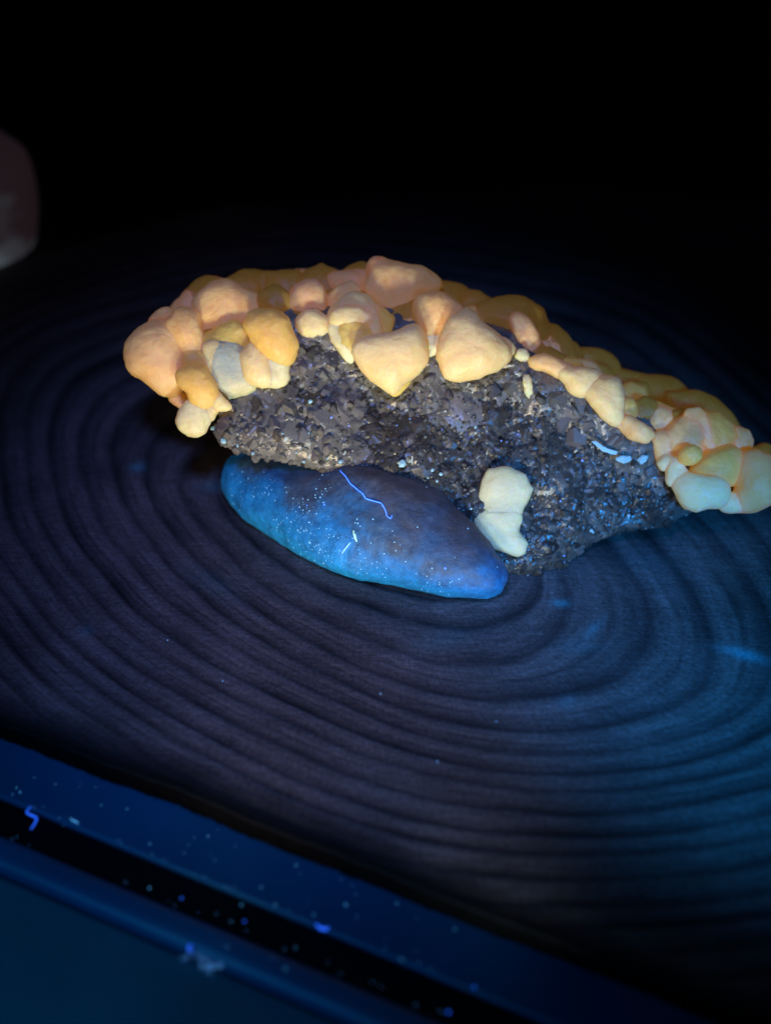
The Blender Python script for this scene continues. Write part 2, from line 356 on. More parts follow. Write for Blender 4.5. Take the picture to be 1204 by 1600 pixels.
nt.links.new(mx.outputs[2], b.inputs['Base Color']); b.inputs['Roughness'].default_value = 0.7; b.inputs['Specular IOR Level'].default_value = 0.12
b1 = bump(nt, b, saw.outputs[0], 0.25, 0.0002); bump(nt, b, fine_n.outputs[0], 0.35, 0.00012, b1)
me.materials.append(m)
slice_e = empty('wooden_slice', Vector((PITH.x, PITH.y, ZT)), 'dark oval wooden slice with wavy growth rings under the mineral specimen', 'wood slice')
face_o = bpy.data.objects.new('growth_ring_face', me); col.objects.link(face_o); face_o.parent = slice_e; face_o.location = PITH-Vector((PITH.x, PITH.y, ZT))
# bark wall round the slice
m, nt, b = mat('dark_bark'); v = obj_coord(nt); n1 = noise_node(nt, v, 500, 5); r = ramp(nt, n1.outputs[0], [(0.3, (0.001, 0.0008, 0.0008)), (0.75, (0.004, 0.003, 0.003))])
nt.links.new(r.outputs[0], b.inputs['Base Color']); b.inputs['Roughness'].default_value = 0.9; b.inputs['Specular IOR Level'].default_value = 0.05; bump(nt, b, n1.outputs[0], 0.7, 0.0006)
NB = 600; tb = np.linspace(-math.pi, math.pi, NB, endpoint=False); rb = np.interp(tb, np.r_[th, math.pi], np.r_[ro, ro[0]])
prof = [(-0.0006, -0.0006), (0.0000, -0.00045), (0.0002, -0.0009), (0.0001, -0.0017), (0.0002, -0.0022), (-0.0006, ZT+0.00005), (-0.02, ZT+0.00005)]
V = []; Fc = []
for q, (dr, z) in enumerate(prof):
    for a, rad in zip(tb, rb):
        e = 0.00022*noise.noise(Vector((math.cos(a)*90, math.sin(a)*90, z*500)))
        V.append((PITH.x+(rad+dr+e)*math.cos(a), PITH.y+(rad+dr+e)*math.sin(a), z+(e*0.3 if q < 5 else 0)))
for q in range(len(prof)-1):
    for a in range(NB): Fc.append((q*NB+a, q*NB+(a+1) % NB, (q+1)*NB+(a+1) % NB, (q+1)*NB+a)[::-1])
mk('bark', V, Fc, m, slice_e)

# ================================================================== TRAY under the slice: rim, groove, ledge, panel
g0 = on_z(0, 1243, ZT); g1 = on_z(764, 1558, ZT); E = (g1-g0).normalized(); Q = Vector((E.y, -E.x, 0))   # Q points to the near side
if Q.y > 0: Q = -Q
def qd(px, py, z=ZT): return (on_z(px, py, z)-g0).dot(Q)
def tray_mat(name, c, rough, coat, spec=0.5):
    m, nt, b = mat(name); v = obj_coord(nt); n1 = noise_node(nt, v, 55, 4); n2 = noise_node(nt, v, 5000, 3)
    r = ramp(nt, n1.outputs[0], [(0.3, tuple(x*0.8 for x in c)), (0.7, tuple(min(1, x*1.15) for x in c))]); nt.links.new(r.outputs[0], b.inputs['Base Color'])
    b.inputs['Roughness'].default_value = rough; b.inputs['Coat Weight'].default_value = coat; b.inputs['Specular IOR Level'].default_value = spec
    bump(nt, b, n2.outputs[0], 0.12, 0.0001); return m
M['rim'] = tray_mat('blue_lacquer', (0.002, 0.070, 0.15), 0.45, 0.0, 0.3)
M['panel'] = tray_mat('teal_panel', (0.035, 0.11, 0.14), 0.4, 0.0, 0.3)
M['black'] = plain('black_rubber', (0.002, 0.002, 0.003), 0.7, spec=0.1)
tray_c = g0+E*0.05
tray = empty('tray', (tray_c.x, tray_c.y, ZB), 'dark blue lacquered tray with black groove, dusty, under the wooden slice', 'tray')
def bar(name, q0, q1, z0, z1, mt, bev=0.0005):
    a = g0+Q*q0; c = g0+Q*q1; L0, L1 = -0.12, 0.24
    pts = [a+E*L0, a+E*L1, c+E*L1, c+E*L0]
    return box(name, [(p.x, p.y, z1) for p in pts]+[(p.x, p.y, z0) for p in pts], mt, tray, bev)
qg = 0.0; qg2 = qd(0, 1296); ql = (qd(0, 1362, ZT-0.0012)+qd(398, 1532, ZT-0.0012))/2
bar('rim', -0.085, qg, ZB, ZT, M['rim'], 0.0003)
bar('groove', qg+0.00005, qg2-0.00005, ZB+0.00005, ZT-0.0006, M['black'], 0)
bar('ledge', qg2, ql-0.00005, ZB, ZT-0.0002, M['rim'], 0.0011)
bar('panel', ql, ql+0.10, ZB, ZT-0.0014, M['panel'], 0.0009)

# ================================================================== PEBBLE
peb_px = crop(330, 670, 0.4153, [(60,190),(75,130),(130,100),(200,108),(300,130),(420,138),(560,138),(680,160),(800,190),(870,245),(945,318),(1025,405),(1095,490),(1118,560),(1095,608),(1020,635),(900,634),(760,612),(600,572),(450,530),(330,472),(200,392),(110,335),(75,285),(60,235)])
ga = on_z(372, 800); gb = on_z(745, 935); L = (gb-ga).normalized()
NP = (N-L*N.dot(L)).normalized(); UP = NP.cross(L).normalized()
if UP.z < 0: UP = -UP
pp = ga+NP*0.0012
V, Fc = inflate(peb_px, 0.0, 0.70, 1.6, 0.05, 0.003, 200, 60, p0=pp, nn=NP, ux=L, uy=UP, power=0.86)
V = [Vector((q.x, q.y, max(q.z, 0.0)+0.00002)) for q in V]
m, nt, b = mat('blue_fluorescing_pebble'); v = obj_coord(nt)
mp = nd(nt, 'ShaderNodeMapping'); nt.links.new(v, mp.inputs['Vector'])
n0 = noise_node(nt, v, 130, 5, 0.6); n1 = noise_node(nt, v, 620, 6, 0.7); n2 = noise_node(nt, v, 1800, 3)
sx = nd(nt, 'ShaderNodeSeparateXYZ'); nt.links.new(v, sx.inputs[0])
def mth(op, a, b_=None):
    n = nd(nt, 'ShaderNodeMath', operation=op)
    for i_, q in enumerate((a, b_)):
        if q is None: continue
        if isinstance(q, (int, float)): n.inputs[i_].default_value = q
        else: nt.links.new(q, n.inputs[i_])
    return n.outputs[0]
# blue low and to the left, brown-grey towards the top, right and back
flank = mth('ADD', mth('MULTIPLY', sx.outputs[0], 18.0), mth('ADD', mth('MULTIPLY', sx.outputs[2], 62.0), mth('MULTIPLY', sx.outputs[1], 22.0)))
zone = mth('ADD', flank, mth('MULTIPLY', n0.outputs[0], 1.0))
r = ramp(nt, mth('ADD', zone, -0.18), [(0.20, (0.010, 0.26, 0.62)), (0.56, (0.008, 0.15, 0.40)), (0.70, (0.026, 0.080, 0.17)), (0.92, (0.055, 0.055, 0.070))])
r2 = ramp(nt, n1.outputs[0], [(0.30, (0.5,)*3), (0.68, (1.3,)*3)])
mx = nd(nt, 'ShaderNodeMix', data_type='RGBA', blend_type='MULTIPLY'); mx.inputs[0].default_value = 1
nt.links.new(r.outputs[0], mx.inputs[6]); nt.links.new(r2.outputs[0], mx.inputs[7]); nt.links.new(mx.outputs[2], b.inputs['Base Color'])
b.inputs['Subsurface Weight'].default_value = 0.35; b.inputs['Subsurface Radius'].default_value = (0.3, 0.7, 1.0); b.inputs['Subsurface Scale'].default_value = 0.0012
b.inputs['Roughness'].default_value = 0.6; b1 = bump(nt, b, n1.outputs[0], 0.35, 0.0005); bump(nt, b, n2.outputs[0], 0.5, 0.0002, b1)
nt.links.new(mx.outputs[2], b.inputs['Emission Color']); b.inputs['Emission Strength'].default_value = 0.15
peb = empty('pebble', ga.lerp(gb, 0.5), 'smooth speckled blue-glowing pebble propping up the crystal-crusted specimen', 'pebble')
mk('stone_body', V, Fc, m, peb)
bvh = BVHTree.FromPolygons([Vector(q) for q in V], Fc)
def hit(px, py, tree=None):
    d = ray(px, py).normalized(); h = (tree or bvh).ray_cast(CAM, d); return (h[0], h[1]) if h[0] else (None, None)
# flecks: the larger ones one by one, the fine sprinkle as one part
fleck_px = crop(330, 670, 0.4153, [(110,200),(128,210),(160,255),(112,287),(92,135),(198,163),(308,262),(410,258),(330,293),(360,288),(425,285),(368,352),(325,380),(370,428),(460,405),(548,340),(608,340),(555,455),(510,530),(775,370),(880,525),(770,545),(830,525),(730,500),(240,270),(295,375),(270,345),(215,250),(440,330),(965,375),(1075,520),(650,470),(600,430),(915,485)])
fm = [blob_mesh('fleck', k) for k in range(3)]
for k, me_ in enumerate(fm): me_.materials.append((M['lint_cyan'], M['lint_blue'], M['lint_cyan'])[k])
def put(name, me_, p, nrm, size, parent=None, flat=0.5, origin=None):
    o = bpy.data.objects.new(name, me_); col.objects.link(o)
    q = nrm.to_track_quat('Z', 'Y') @ Matrix.Rotation(random.uniform(0, 6.28), 3, 'Z').to_quaternion()
    o.rotation_euler = q.to_euler(); o.scale = (size, size*random.uniform(0.6, 1), size*flat)
    o.location = p-(ORG[parent.name] if parent else Vector((0, 0, 0)))
    if parent: o.parent = parent
    return o
big = {13: 0.00016, 20: 0.00017, 10: 0.00016, 7: 0.00012, 2: 0.00012, 11: 0.00012}
for k, (x, y) in enumerate(fleck_px):
    p, nr = hit(x, y)
    if p: put('fleck', fm[1 if k in (4, 20, 10, 18, 8, 9) else 0 if k != 13 else 2], p, nr, big.get(k, random.uniform(0.00005, 0.00010)), peb)
SV, SF = [], []
for _ in range(4200):
    x = random.uniform(350, 800); y = random.uniform(710, 940)
    if not in_poly(x, y, peb_px): continue
    cl = noise.noise(Vector((x*0.02, y*0.02, 3.3)))+0.7*(1-(x-350)/330)+0.6*((y-(715+(x-360)*0.33))/110-0.6)
    if cl < random.uniform(0.1, 0.9): continue
    p, nr = hit(x, y)
    if not p: continue
    s_ = random.choice((0.000025, 0.00003, 0.00004, 0.00005, 0.00009)); a = nr.orthogonal().normalized(); c = nr.cross(a); i0 = len(SV)
    SV += [p+a*s_, p+c*s_, p-a*s_, p-c*s_, p+nr*s_*0.7]; SF += [(i0, i0+1, i0+4), (i0+1, i0+2, i0+4), (i0+2, i0+3, i0+4), (i0+3, i0, i0+4)]
o = mk('fleck_sprinkle', SV, SF, M['lint_cyan'], peb, smooth=False); o['kind'] = 'stuff'

# ================================================================== MINERAL SPECIMEN
spec = empty('mineral_specimen', P0, 'long crystal-crusted mineral specimen topped with glowing amber rounded nodules', 'mineral specimen')
mat_px = [(332,676),(340,650),(300,610),(262,560),(300,520),(380,500),(450,478),(560,475),(640,478),(700,495),(800,515),(880,565),(960,615),(1020,655),(1070,715),(1150,735),(1290,760),(1300,790),(1204,785),(1140,792),(1078,802),(1045,826),(985,830),(930,850),(882,888),(832,903),(785,895),(730,866),(640,800),(560,752),(470,730),(400,716),(345,698)]
PW = np.array([((on_plane(x, y)-P0).dot(RT), (on_plane(x, y)-P0).dot(U)) for x, y in mat_px])
pitch = 0.00018
gx = np.arange(PW[:, 0].min()-pitch, PW[:, 0].max()+2*pitch, pitch); gy = np.arange(PW[:, 1].min()-pitch, PW[:, 1].max()+2*pitch, pitch)
GX, GY = np.meshgrid(gx, gy)
inside = np.zeros(GX.shape, bool); dist = np.full(GX.shape, 1e9)
for (x1, y1), (x2, y2) in zip(PW, np.roll(PW, -1, 0)):
    cr_ = (y1 > GY) != (y2 > GY)
    if y1 != y2: inside ^= cr_ & (GX < (x2-x1)*(GY-y1)/(y2-y1)+x1)
    vx, vy = x2-x1, y2-y1; t = np.clip(((GX-x1)*vx+(GY-y1)*vy)/(vx*vx+vy*vy), 0, 1)
    dist = np.minimum(dist, np.hypot(GX-x1-t*vx, GY-y1-t*vy))
def face_px_of(u, v_):
    q = P0+RT*u+U*v_-CAM; k = FPX/q.dot(F); return 602+q.x*k, 800-q.dot(U)*k
TOPX, TOPY = [300, 450, 560, 640, 700, 800, 860, 950, 1040, 1240], [620, 560, 550, 600, 590, 560, 580, 640, 720, 760]
def coarse(x, y):
    """true where the druse is coarse, and painted paler as if lit through: next to the nodule crust and over the left end"""
    z_ = noise.noise(Vector((x*0.012, y*0.012, 9)))+0.4*noise.noise(Vector((x*0.04, y*0.04, 2)))
    return (y-np.interp(x, TOPX, TOPY))/45.0 < 1.25+z_*1.2 or (x < 560 and y > 590 and z_ > -0.25)
# fused druse: every grain is a little faceted hill, the surface is the highest of them
sw = np.array([[noise.noise(Vector((u*130, v_*130, 0)))*0.0016+noise.noise(Vector((u*330+5, v_*330+2, 1)))*0.0007 for u in gx[::4]] for v_ in gy[::4]])
sw = np.repeat(np.repeat(sw, 4, 0), 4, 1)[:len(gy), :len(gx)]
for _ in range(6): sw = (sw+np.roll(sw, 1, 0)+np.roll(sw, -1, 0)+np.roll(sw, 1, 1)+np.roll(sw, -1, 1))/5
hgt = np.full(GX.shape, -0.0006); tone = np.zeros(GX.shape); pale = np.zeros(GX.shape)
for _ in range(12000):
    u = random.uniform(gx[0], gx[-1]); v_ = random.uniform(gy[0], gy[-1]); x, y = face_px_of(u, v_); co = coarse(x, y)
    sz = random.choice((0.0006, 0.0009, 0.0012, 0.0016)) if co and random.random() < 0.35 else (random.uniform(0.00022, 0.0005) if random.random() < 0.85 else random.uniform(0.0005, 0.0010))
    i0, i1 = np.searchsorted(gx, (u-1.6*sz, u+1.6*sz)); j0, j1 = np.searchsorted(gy, (v_-1.6*sz, v_+1.6*sz))
    if i1 <= i0 or j1 <= j0: continue
    dx = GX[j0:j1, i0:i1]-u; dy = GY[j0:j1, i0:i1]-v_; a0 = random.uniform(0, 6.28); h = np.full(dx.shape, 9.0)
    nf = random.choice((3, 4, 5)); apex = sz*random.uniform(0.25, 0.75)
    for k in range(nf):
        a = a0+6.283*k/nf+random.gauss(0, 0.25); sl = random.uniform(0.15, 1.1)
        h = np.minimum(h, apex-(dx*math.cos(a)+dy*math.sin(a))*sl)
    h = np.minimum(h, apex*random.uniform(0.75, 1.0)+dx*random.gauss(0, .2)+dy*random.gauss(0, .2))
    sub = hgt[j0:j1, i0:i1]; m_ = (h > sub) & (np.hypot(dx, dy) < 1.5*sz)
    sub[m_] = h[m_]; tn = random.random(); tone[j0:j1, i0:i1][m_] = tn; pale[j0:j1, i0:i1][m_] = min(1, max(0, (0.8 if co else 0.15)+random.gauss(0, .18)))
e_ = np.clip(dist/0.0035, 0, 1); rnd_ = np.sqrt(np.clip(1-(1-e_)**2, 0, 1))
nf_ = (sw+hgt)*np.clip(e_*1.5, 0.35, 1)-0.0020*(1-rnd_)
q3 = np.array(P0)[None, None]+GX[..., None]*np.array(RT)+GY[..., None]*np.array(U)-np.array(CAM)
kq = FPX/(q3 @ np.array(F)); PX_ = 602+q3[..., 0]*kq; PY_ = 800-(q3 @ np.array(U))*kq
bd = np.full(GX.shape, 1e9); line_ = [(380,712),(480,722),(560,733),(640,745),(690,775),(740,830),(775,885)]
for (x1, y1), (x2, y2) in zip(line_, line_[1:]):
    t = np.clip(((PX_-x1)*(x2-x1)+(PY_-y1)*(y2-y1))/((x2-x1)**2+(y2-y1)**2), 0, 1); bd = np.minimum(bd, np.hypot(PX_-x1-t*(x2-x1), PY_-y1-t*(y2-y1)))
nf_ = nf_+0.0028*np.exp(-(bd/75)**2)            # the rock swells out where it rests against the pebble
base_ = np.array(P0)[None, None]+GX[..., None]*np.array(RT)+GY[..., None]*np.array(U)
fr_ = base_+nf_[..., None]*np.array(N); fr_[..., 2] = np.maximum(fr_[..., 2], 0.0002)
bk_ = base_-0.0026*np.array(N); bk_[..., 1] += 0.013*rnd_; bk_[..., 2] = np.maximum(bk_[..., 2]-0.001*rnd_, 0.0003)
cell = inside[:-1, :-1] & inside[1:, :-1] & inside[:-1, 1:] & inside[1:, 1:]
nx_ = len(gx); npt = GX.size; cj, ci = np.nonzero(cell); a_ = cj*nx_+ci
fq = np.stack([a_, a_+1, a_+1+nx_, a_+nx_], -1)
def wall(mask_other, p, q): return np.stack([q[mask_other], p[mask_other], p[mask_other]+npt, q[mask_other]+npt], -1)
pad = np.pad(cell, 1); lft = ~pad[cj+1, ci]; rgt = ~pad[cj+1, ci+2]; dwn = ~pad[cj, ci+1]; upw = ~pad[cj+2, ci+1]
walls = np.vstack([wall(dwn, a_, a_+1), wall(rgt, a_+1, a_+1+nx_), wall(upw, a_+1+nx_, a_+nx_), wall(lft, a_+nx_, a_)])
allf = np.vstack([fq, fq[:, ::-1]+npt, walls]); allv = np.vstack([fr_.reshape(-1, 3), bk_.reshape(-1, 3)])
used, inv = np.unique(allf, return_inverse=True); SVt = allv[used]; SFc = inv.reshape(-1, 4).tolist()
mo = mk('matrix', SVt, SFc, M['rock'], spec, smooth=False)
for nm, arr in (('tone', tone), ('pale', pale)):
    at = mo.data.attributes.new(nm, 'FLOAT', 'POINT'); at.data.foreach_set('value', np.r_[arr.ravel(), arr.ravel()][used].astype(np.float32))
mbvh = BVHTree.FromPolygons([Vector(q) for q in SVt], SFc)

# ---- nodules, traced from the photograph, each at its own depth (mm in front of the broken face)
cA = lambda p: crop(180, 390, 0.24917, p); cB = lambda p: crop(430, 390, 0.24917, p); cC = lambda p: crop(680, 440, 0.24917, p); cD = lambda p: crop(904, 540, 0.24917, p); cE = lambda p: crop(580, 640, 0.4153, p)
NOD = [
 # left end
 ('peach', cA([(75,690),(80,610),(130,530),(230,475),(330,480),(400,560),(440,680),(460,740),(430,850),(380,890),(310,915),(230,850),(180,800),(110,770)]), -0.5, .8),
 ('gold', cA([(230,480),(330,425),(410,490),(400,600),(300,580)]), -4, .9),
 ('peach', cA([(335,450),(380,385),(450,375),(510,400),(530,500),(550,620),(520,690),(480,700),(430,650),(400,560),(350,500)]), 0.5, .9),
 ('rose', cA([(315,430),(370,340),(430,290),(510,265),(540,330),(500,400),(400,410)]), -8, .9),
 ('rose', cA([(470,275),(520,215),(600,190),(690,200),(690,270),(560,310)]), -9, .9),
 ('peach', cA([(500,330),(540,270),(620,210),(720,200),(800,250),(900,300),(920,370),(860,430),(760,470),(650,510),(560,530),(510,440)]), -2.5, .75),
 ('shaded_ochre', cA([(715,200),(790,150),(880,135),(970,155),(1020,220),(1015,300),(930,330),(830,320),(740,270)]), -10, .9),
 ('olive', cA([(550,560),(640,500),(740,450),(840,510),(860,590),(800,640),(700,660),(600,660),(560,620)]), 0.2, .7),
 ('glassy', cA([(550,620),(620,590),(720,600),(800,640),(830,720),(860,810),(885,870),(830,905),(760,905),(720,930),(690,905),(640,820),(590,730)]), 1.0, .6),
 ('cream', cA([(560,610),(620,590),(680,600),(640,650),(620,720),(650,800),(700,880),(690,915),(640,830),(590,740)]), 2.0, .7),
 ('cream', cA([(800,660),(860,590),(895,640),(940,680),(970,770),(975,820),(930,860),(880,850),(830,810),(810,740)]), 2.6, .8),
 ('gold', cA([(810,480),(840,410),(920,380),(1020,390),(1080,440),(1110,520),(1145,600),(1110,690),(1060,720),(1000,690),(930,640),(860,560)]), 2.6, .8),
 ('pale', cA([(930,660),(1000,690),(1070,690),(1080,760),(1095,800),(1070,840),(1010,860),(960,845),(950,760)]), 2.0, .8),
 ('gold', cA([(385,790),(420,745),(490,725),(560,735),(590,790),(630,860),(635,920),(600,960),(550,980),(490,960),(450,890),(400,850)]), 3.0, .8),
 ('pale', cA([(385,1070),(410,1010),(460,955),(530,965),(580,1020),(585,1090),(560,1150),(510,1170),(450,1160),(400,1120)]), 2.2, .8),
 ('cream', cA([(600,930),(650,910),(700,950),(735,985),(710,1010),(650,1005),(610,965)]), 2.6, .9),
 ('cream', cA([(570,970),(610,960),(635,1010),(620,1050),(600,1062),(575,1030)]), 2.4, .9),
 ('rose', cA([(335,925),(380,915),(440,905),(465,940),(420,1000),(370,970)]), -2.0, .7),
 ('rose', cA([(1010,250),(1030,190),(1090,150),(1160,130),(1240,150),(1290,200),(1260,300),(1130,320),(1050,310)]), -11, .9),
 ('shaded_ochre', cA([(930,330),(1060,290),(1150,310),(1170,400),(1120,470),(1000,420),(930,400)]), -6, .8),
 # middle
 ('rose', cB([(105,300),(140,240),(200,195),(260,200),(300,250),(310,330),(295,380),(230,390),(160,400),(110,350)]), -1.5, .8),
 ('cream', cB([(145,430),(190,390),(260,380),(310,430),(330,500),(300,540),(230,555),(170,540),(140,480)]), 0.6, .8),
 ('shaded_ochre', cB([(285,200),(340,150),(390,160),(390,260),(350,340),(300,300)]), -8, .9),
 ('rose', cB([(340,170),(400,145),(500,145),(590,155),(600,240),(540,300),(420,290),(370,230)]), -7, .9),
 ('peach', cB([(335,330),(350,270),(400,230),(480,200),(530,260),(490,310),(400,370),(350,380)]), -2.5, .9),
 ('cream', cB([(335,440),(370,360),(430,300),(510,265),(590,310),(640,390),(665,500),(610,560),(500,600),(420,620),(350,560)]), 0.0, .6),
 ('cream', cB([(560,380),(610,370),(645,440),(665,530),(625,550),(590,500)]), 1.5, .8),
 ('cream', cB([(350,400),(420,360),(520,370),(590,420),(580,460),(500,450),(420,460),(370,470)]), 2.2, .7),
 ('olive', cB([(400,510),(450,450),(520,445),(580,490),(600,545),(540,590),(500,640),(450,650),(410,600)]), 1.6, .8),
 ('pale', cB([(335,490),(390,470),(430,580),(485,640),(490,710),(440,700),(410,620),(360,580)]), 2.0, .9),
 ('cream', cB([(490,650),(500,600),(560,565),(650,545),(760,525),(860,485),(910,500),(935,570),(945,660),(920,740),(870,780),(800,810),(740,890),(680,860),(620,810),(540,730)]), 4.0, .7),
 ('olive', cB([(720,850),(790,815),(845,810),(820,860),(760,915),(735,900)]), 3.4, .7),
 ('peach', cB([(580,210),(620,130),(690,80),(790,100),(930,130),(1000,190),(1040,240),(980,280),(900,290),(860,330),(780,370),(740,415),(680,380),(620,340),(585,270)]), -3, .8),
 ('rose', cB([(575,120),(590,70),(625,48),(670,65),(700,110),(650,160),(595,160)]), -3.5, .9),
 ('peach', cB([(870,360),(890,310),(950,280),(1020,270),(1100,310),(1170,370),(1160,420),(1090,470),(1040,520),(980,540),(930,520),(890,440)]), 1.0, .85),
 ('pale', cB([(940,560),(990,530),(1045,545),(1040,620),(1000,660),(960,675),(940,620)]), 1.2, .9),
 ('shaded_ochre', cB([(690,420),(780,370),(880,330),(910,440),(950,540),(880,560),(760,570),(690,560)]), -1.5, .5),
 ('olive', cB([(620,390),(690,380),(740,440),(720,530),(670,550),(640,500)]), 0.2, .8),
 # right of the middle
 ('shaded_ochre', cC([(-30,10),(60,15),(140,30),(220,70),(315,128),(270,230),(180,220),(60,120)]), -10, .9),
 ('cream', cC([(30,450),(50,340),(100,240),(180,195),(250,215),(320,300),(410,370),(465,430),(450,490),(370,550),(270,590),(200,600),(130,618),(70,600),(40,530)]), 4.0, .75),
 ('cream', cC([(390,340),(460,370),(502,415),(485,460),(430,470)]), 2.0, .9),
 ('shaded_ochre', cC([(240,210),(320,130),(430,105),(560,115),(650,180),(695,280),(700,340),(650,400),(560,430),(500,410),(400,370),(330,310)]), -5, .8),
 ('rose', cC([(465,230),(520,200),(590,240),(640,320),(650,380),(590,425),(530,400),(490,310)]), -1.2, .6),
 ('pale', cC([(495,470),(520,425),(570,425),(580,470),(545,512)]), 0.4, .9),
 ('shaded_ochre', cC([(690,280),(770,285),(840,370),(875,450),(880,520),(790,520),(720,490),(650,440),(670,370)]), -6, .8),
 ('rose', cC([(645,425),(680,380),(720,378),(700,410)]), -2, .7),
 ('peach', cC([(595,510),(630,465),(690,455),(770,490),(850,530),(810,590),(750,590),(680,560),(610,550)]), 0.8, .9),
 ('cream', cC([(785,580),(830,550),(930,540),(1010,560),(1035,610),(990,660),(950,700),(900,720),(850,695),(820,640)]), 1.6, .9),
 ('cream', cC([(955,690),(1010,630),(1090,595),(1150,620),(1175,690),(1170,780),(1150,880),(1110,890),(1040,840),(980,770)]), 2.2, .85),
 ('shaded_ochre', cC([(865,430),(980,420),(1100,460),(1160,540),(1080,600),(960,560),(880,520)]), -11, .9),
 # right end
 ('gold', cD([(260,350),(320,325),(355,360),(362,430),(330,460),(270,450)]), 0.5, .9),
 ('peach', cD([(200,440),(270,440),(330,470),(330,560),(280,540),(230,490)]), 1.4, .8),
 ('peach', cD([(280,470),(320,450),(380,480),(450,520),(467,560),(430,610),(370,600),(320,580)]), 2.2, .9),
 ('olive', cD([(350,450),(390,390),(470,355),(570,400),(650,440),(610,500),(520,550),(440,530),(380,490)]), -3, .8),
 ('shaded_ochre', cD([(140,180),(260,150),(370,190),(410,260),(390,370),(300,370),(200,290)]), -13, .9),
 ('shaded_ochre', cD([(380,210),(490,190),(600,220),(690,290),(690,390),(620,450),(500,420),(400,330)]), -12, .9),
 ('shaded_ochre', cD([(670,340),(750,295),(860,340),(950,440),(1020,560),(1050,650),(960,680),(860,580),(740,460)]), -8, .8),
 ('peach', cD([(545,580),(590,490),(680,455),(740,500),(770,580),(740,660),(640,690),(590,730),(550,690)]), 0, .8),
 ('gold', cD([(700,420),(790,415),(870,430),(940,480),(965,560),(940,640),(880,680),(820,690),(780,600),(730,500)]), -1, .8),
 ('peach', cD([(660,430),(700,400),(770,400),(790,470),(830,560),(835,660),(815,690),(795,600),(755,530),(700,480)]), 0.6, .5),
 ('gold', cD([(630,680),(660,635),(710,622),(760,650),(765,700),(730,740),(680,745),(640,720)]), 3.5, .9),
 ('gold', cD([(690,790),(760,720),(830,670),(920,640),(980,645),(1012,700),(1005,780),(950,870),(880,870),(780,850)]), 1.0, .8),
 ('pale', cD([(605,900),(620,850),(670,810),(750,820),(850,840),(910,870),(920,930),(890,1000),(800,1010),(740,1035),(670,1015),(625,960)]), 3.0, .75),
 ('gold', cD([(800,870),(860,850),(910,875),(918,940),(880,990),(820,970)]), 3.3, .8),
 ('pale', cD([(540,860),(560,780),(600,695),(640,740),(670,800),(630,830),(590,870)]), 2.4, .7),
 ('peach', cD([(1000,900),(1010,780),(1040,690),(1100,660),(1200,700),(1300,800),(1290,900),(1204,980),(1100,1030),(1000,1020),(980,960)]), 1.5, .8),
 ('pale', cD([(880,1010),(920,930),(1000,940),(1050,1010),(1000,1030),(950,1052),(900,1040)]), 1.6, .8),
 ('pale', cD([(490,735),(540,690),(585,700),(570,760),(510,778)]), 1.6, .9),
 ('peach', cD([(450,570),(500,540),(570,560),(560,680),(500,740),(470,660)]), 0.3, .8),
 ('gold', cD([(1180,740),(1260,720),(1380,790),(1420,900),(1330,980),(1210,930)]), -3, .8),
 # the pair on the broken face
 ('pair', cE([(413,330),(420,270),(445,230),(520,222),(570,250),(600,300),(575,350),(545,395),(490,410),(430,395)]), 2.4, .38),
 ('pair', cE([(387,415),(420,385),(480,392),(540,385),(558,420),(550,460),(580,500),(570,535),(530,542),(480,525),(430,510),(400,470)]), 2.7, .38),
]
for k in range(46):                             # smaller nodules filling the crust behind the front ones
    t = k/45; x = 275+935*t+random.uniform(-8, 8)
    lo_ = np.interp(x, [200, 330, 450, 560, 700, 860, 960, 1060, 1240], [590, 590, 520, 540, 540, 570, 640, 730, 760])
    hi_ = np.interp(x, [200, 260, 330, 460, 590, 700, 800, 880, 950, 1060, 1140, 1240], [560, 490, 450, 440, 430, 465, 490, 545, 590, 625, 680, 740])
    f_ = (k % 3)/2; y = lo_*(1-f_)*1.0+hi_*f_ + (6 if f_ == 1 else -4); rr_ = random.uniform(24, 36)*(0.8 if x > 880 else 1)
    NOD.append(('shaded_ochre' if f_ == 1 else random.choice(('shaded_ochre', 'gold', 'peach')), [(x+rr_*random.uniform(.8, 1.15)*math.cos(a), y+rr_*random.uniform(.7, 1.0)*math.sin(a)) for a in np.linspace(0, 2*math.pi, 9)[:-1]], -2.5-6*f_, .8))
for x, y, q in [(960,640,20),(985,660,18),(1005,640,20),(1010,690,16),(1040,690,22),(1030,655,20),(1070,690,22),(930,610,18),(905,600,16),(860,560,18),(890,575,18),(1065,660,20),(1110,700,26),(1150,690,24),(1120,730,26),(1170,740,22),(940,650,14),(850,575,12),(430,470,26),(480,470,24),(560,500,26),(640,520,26),(690,520,20),(330,540,24),(290,540,24),(260,500,22),(468,508,24),(485,492,22),(530,500,20),(400,510,20)]:
    NOD.append((random.choice(('shaded_ochre', 'gold', 'peach')), [(x+q*random.uniform(.85, 1.15)*math.cos(a), y+q*random.uniform(.75, 1.05)*math.sin(a)) for a in np.linspace(0, 2*math.pi, 9)[:-1]], -1.5, .8))
nv, nfc = [], []
BUILT = []
for k, (mt, poly, n, dep) in enumerate(NOD):
    V, Fc = inflate(poly, n*0.001, dep, 2.5 if mt == 'pair' else 6 if len(poly) > 7 else 12, 0.065, 0.034 if mt in ('rose', 'glassy') else 0.016, seed=k*0.01, grow=1.11)
    BUILT.append((V, Fc, mt)); i_ = len(nv); nv += V; nfc += [tuple(q+i_ for q in f) for f in Fc]
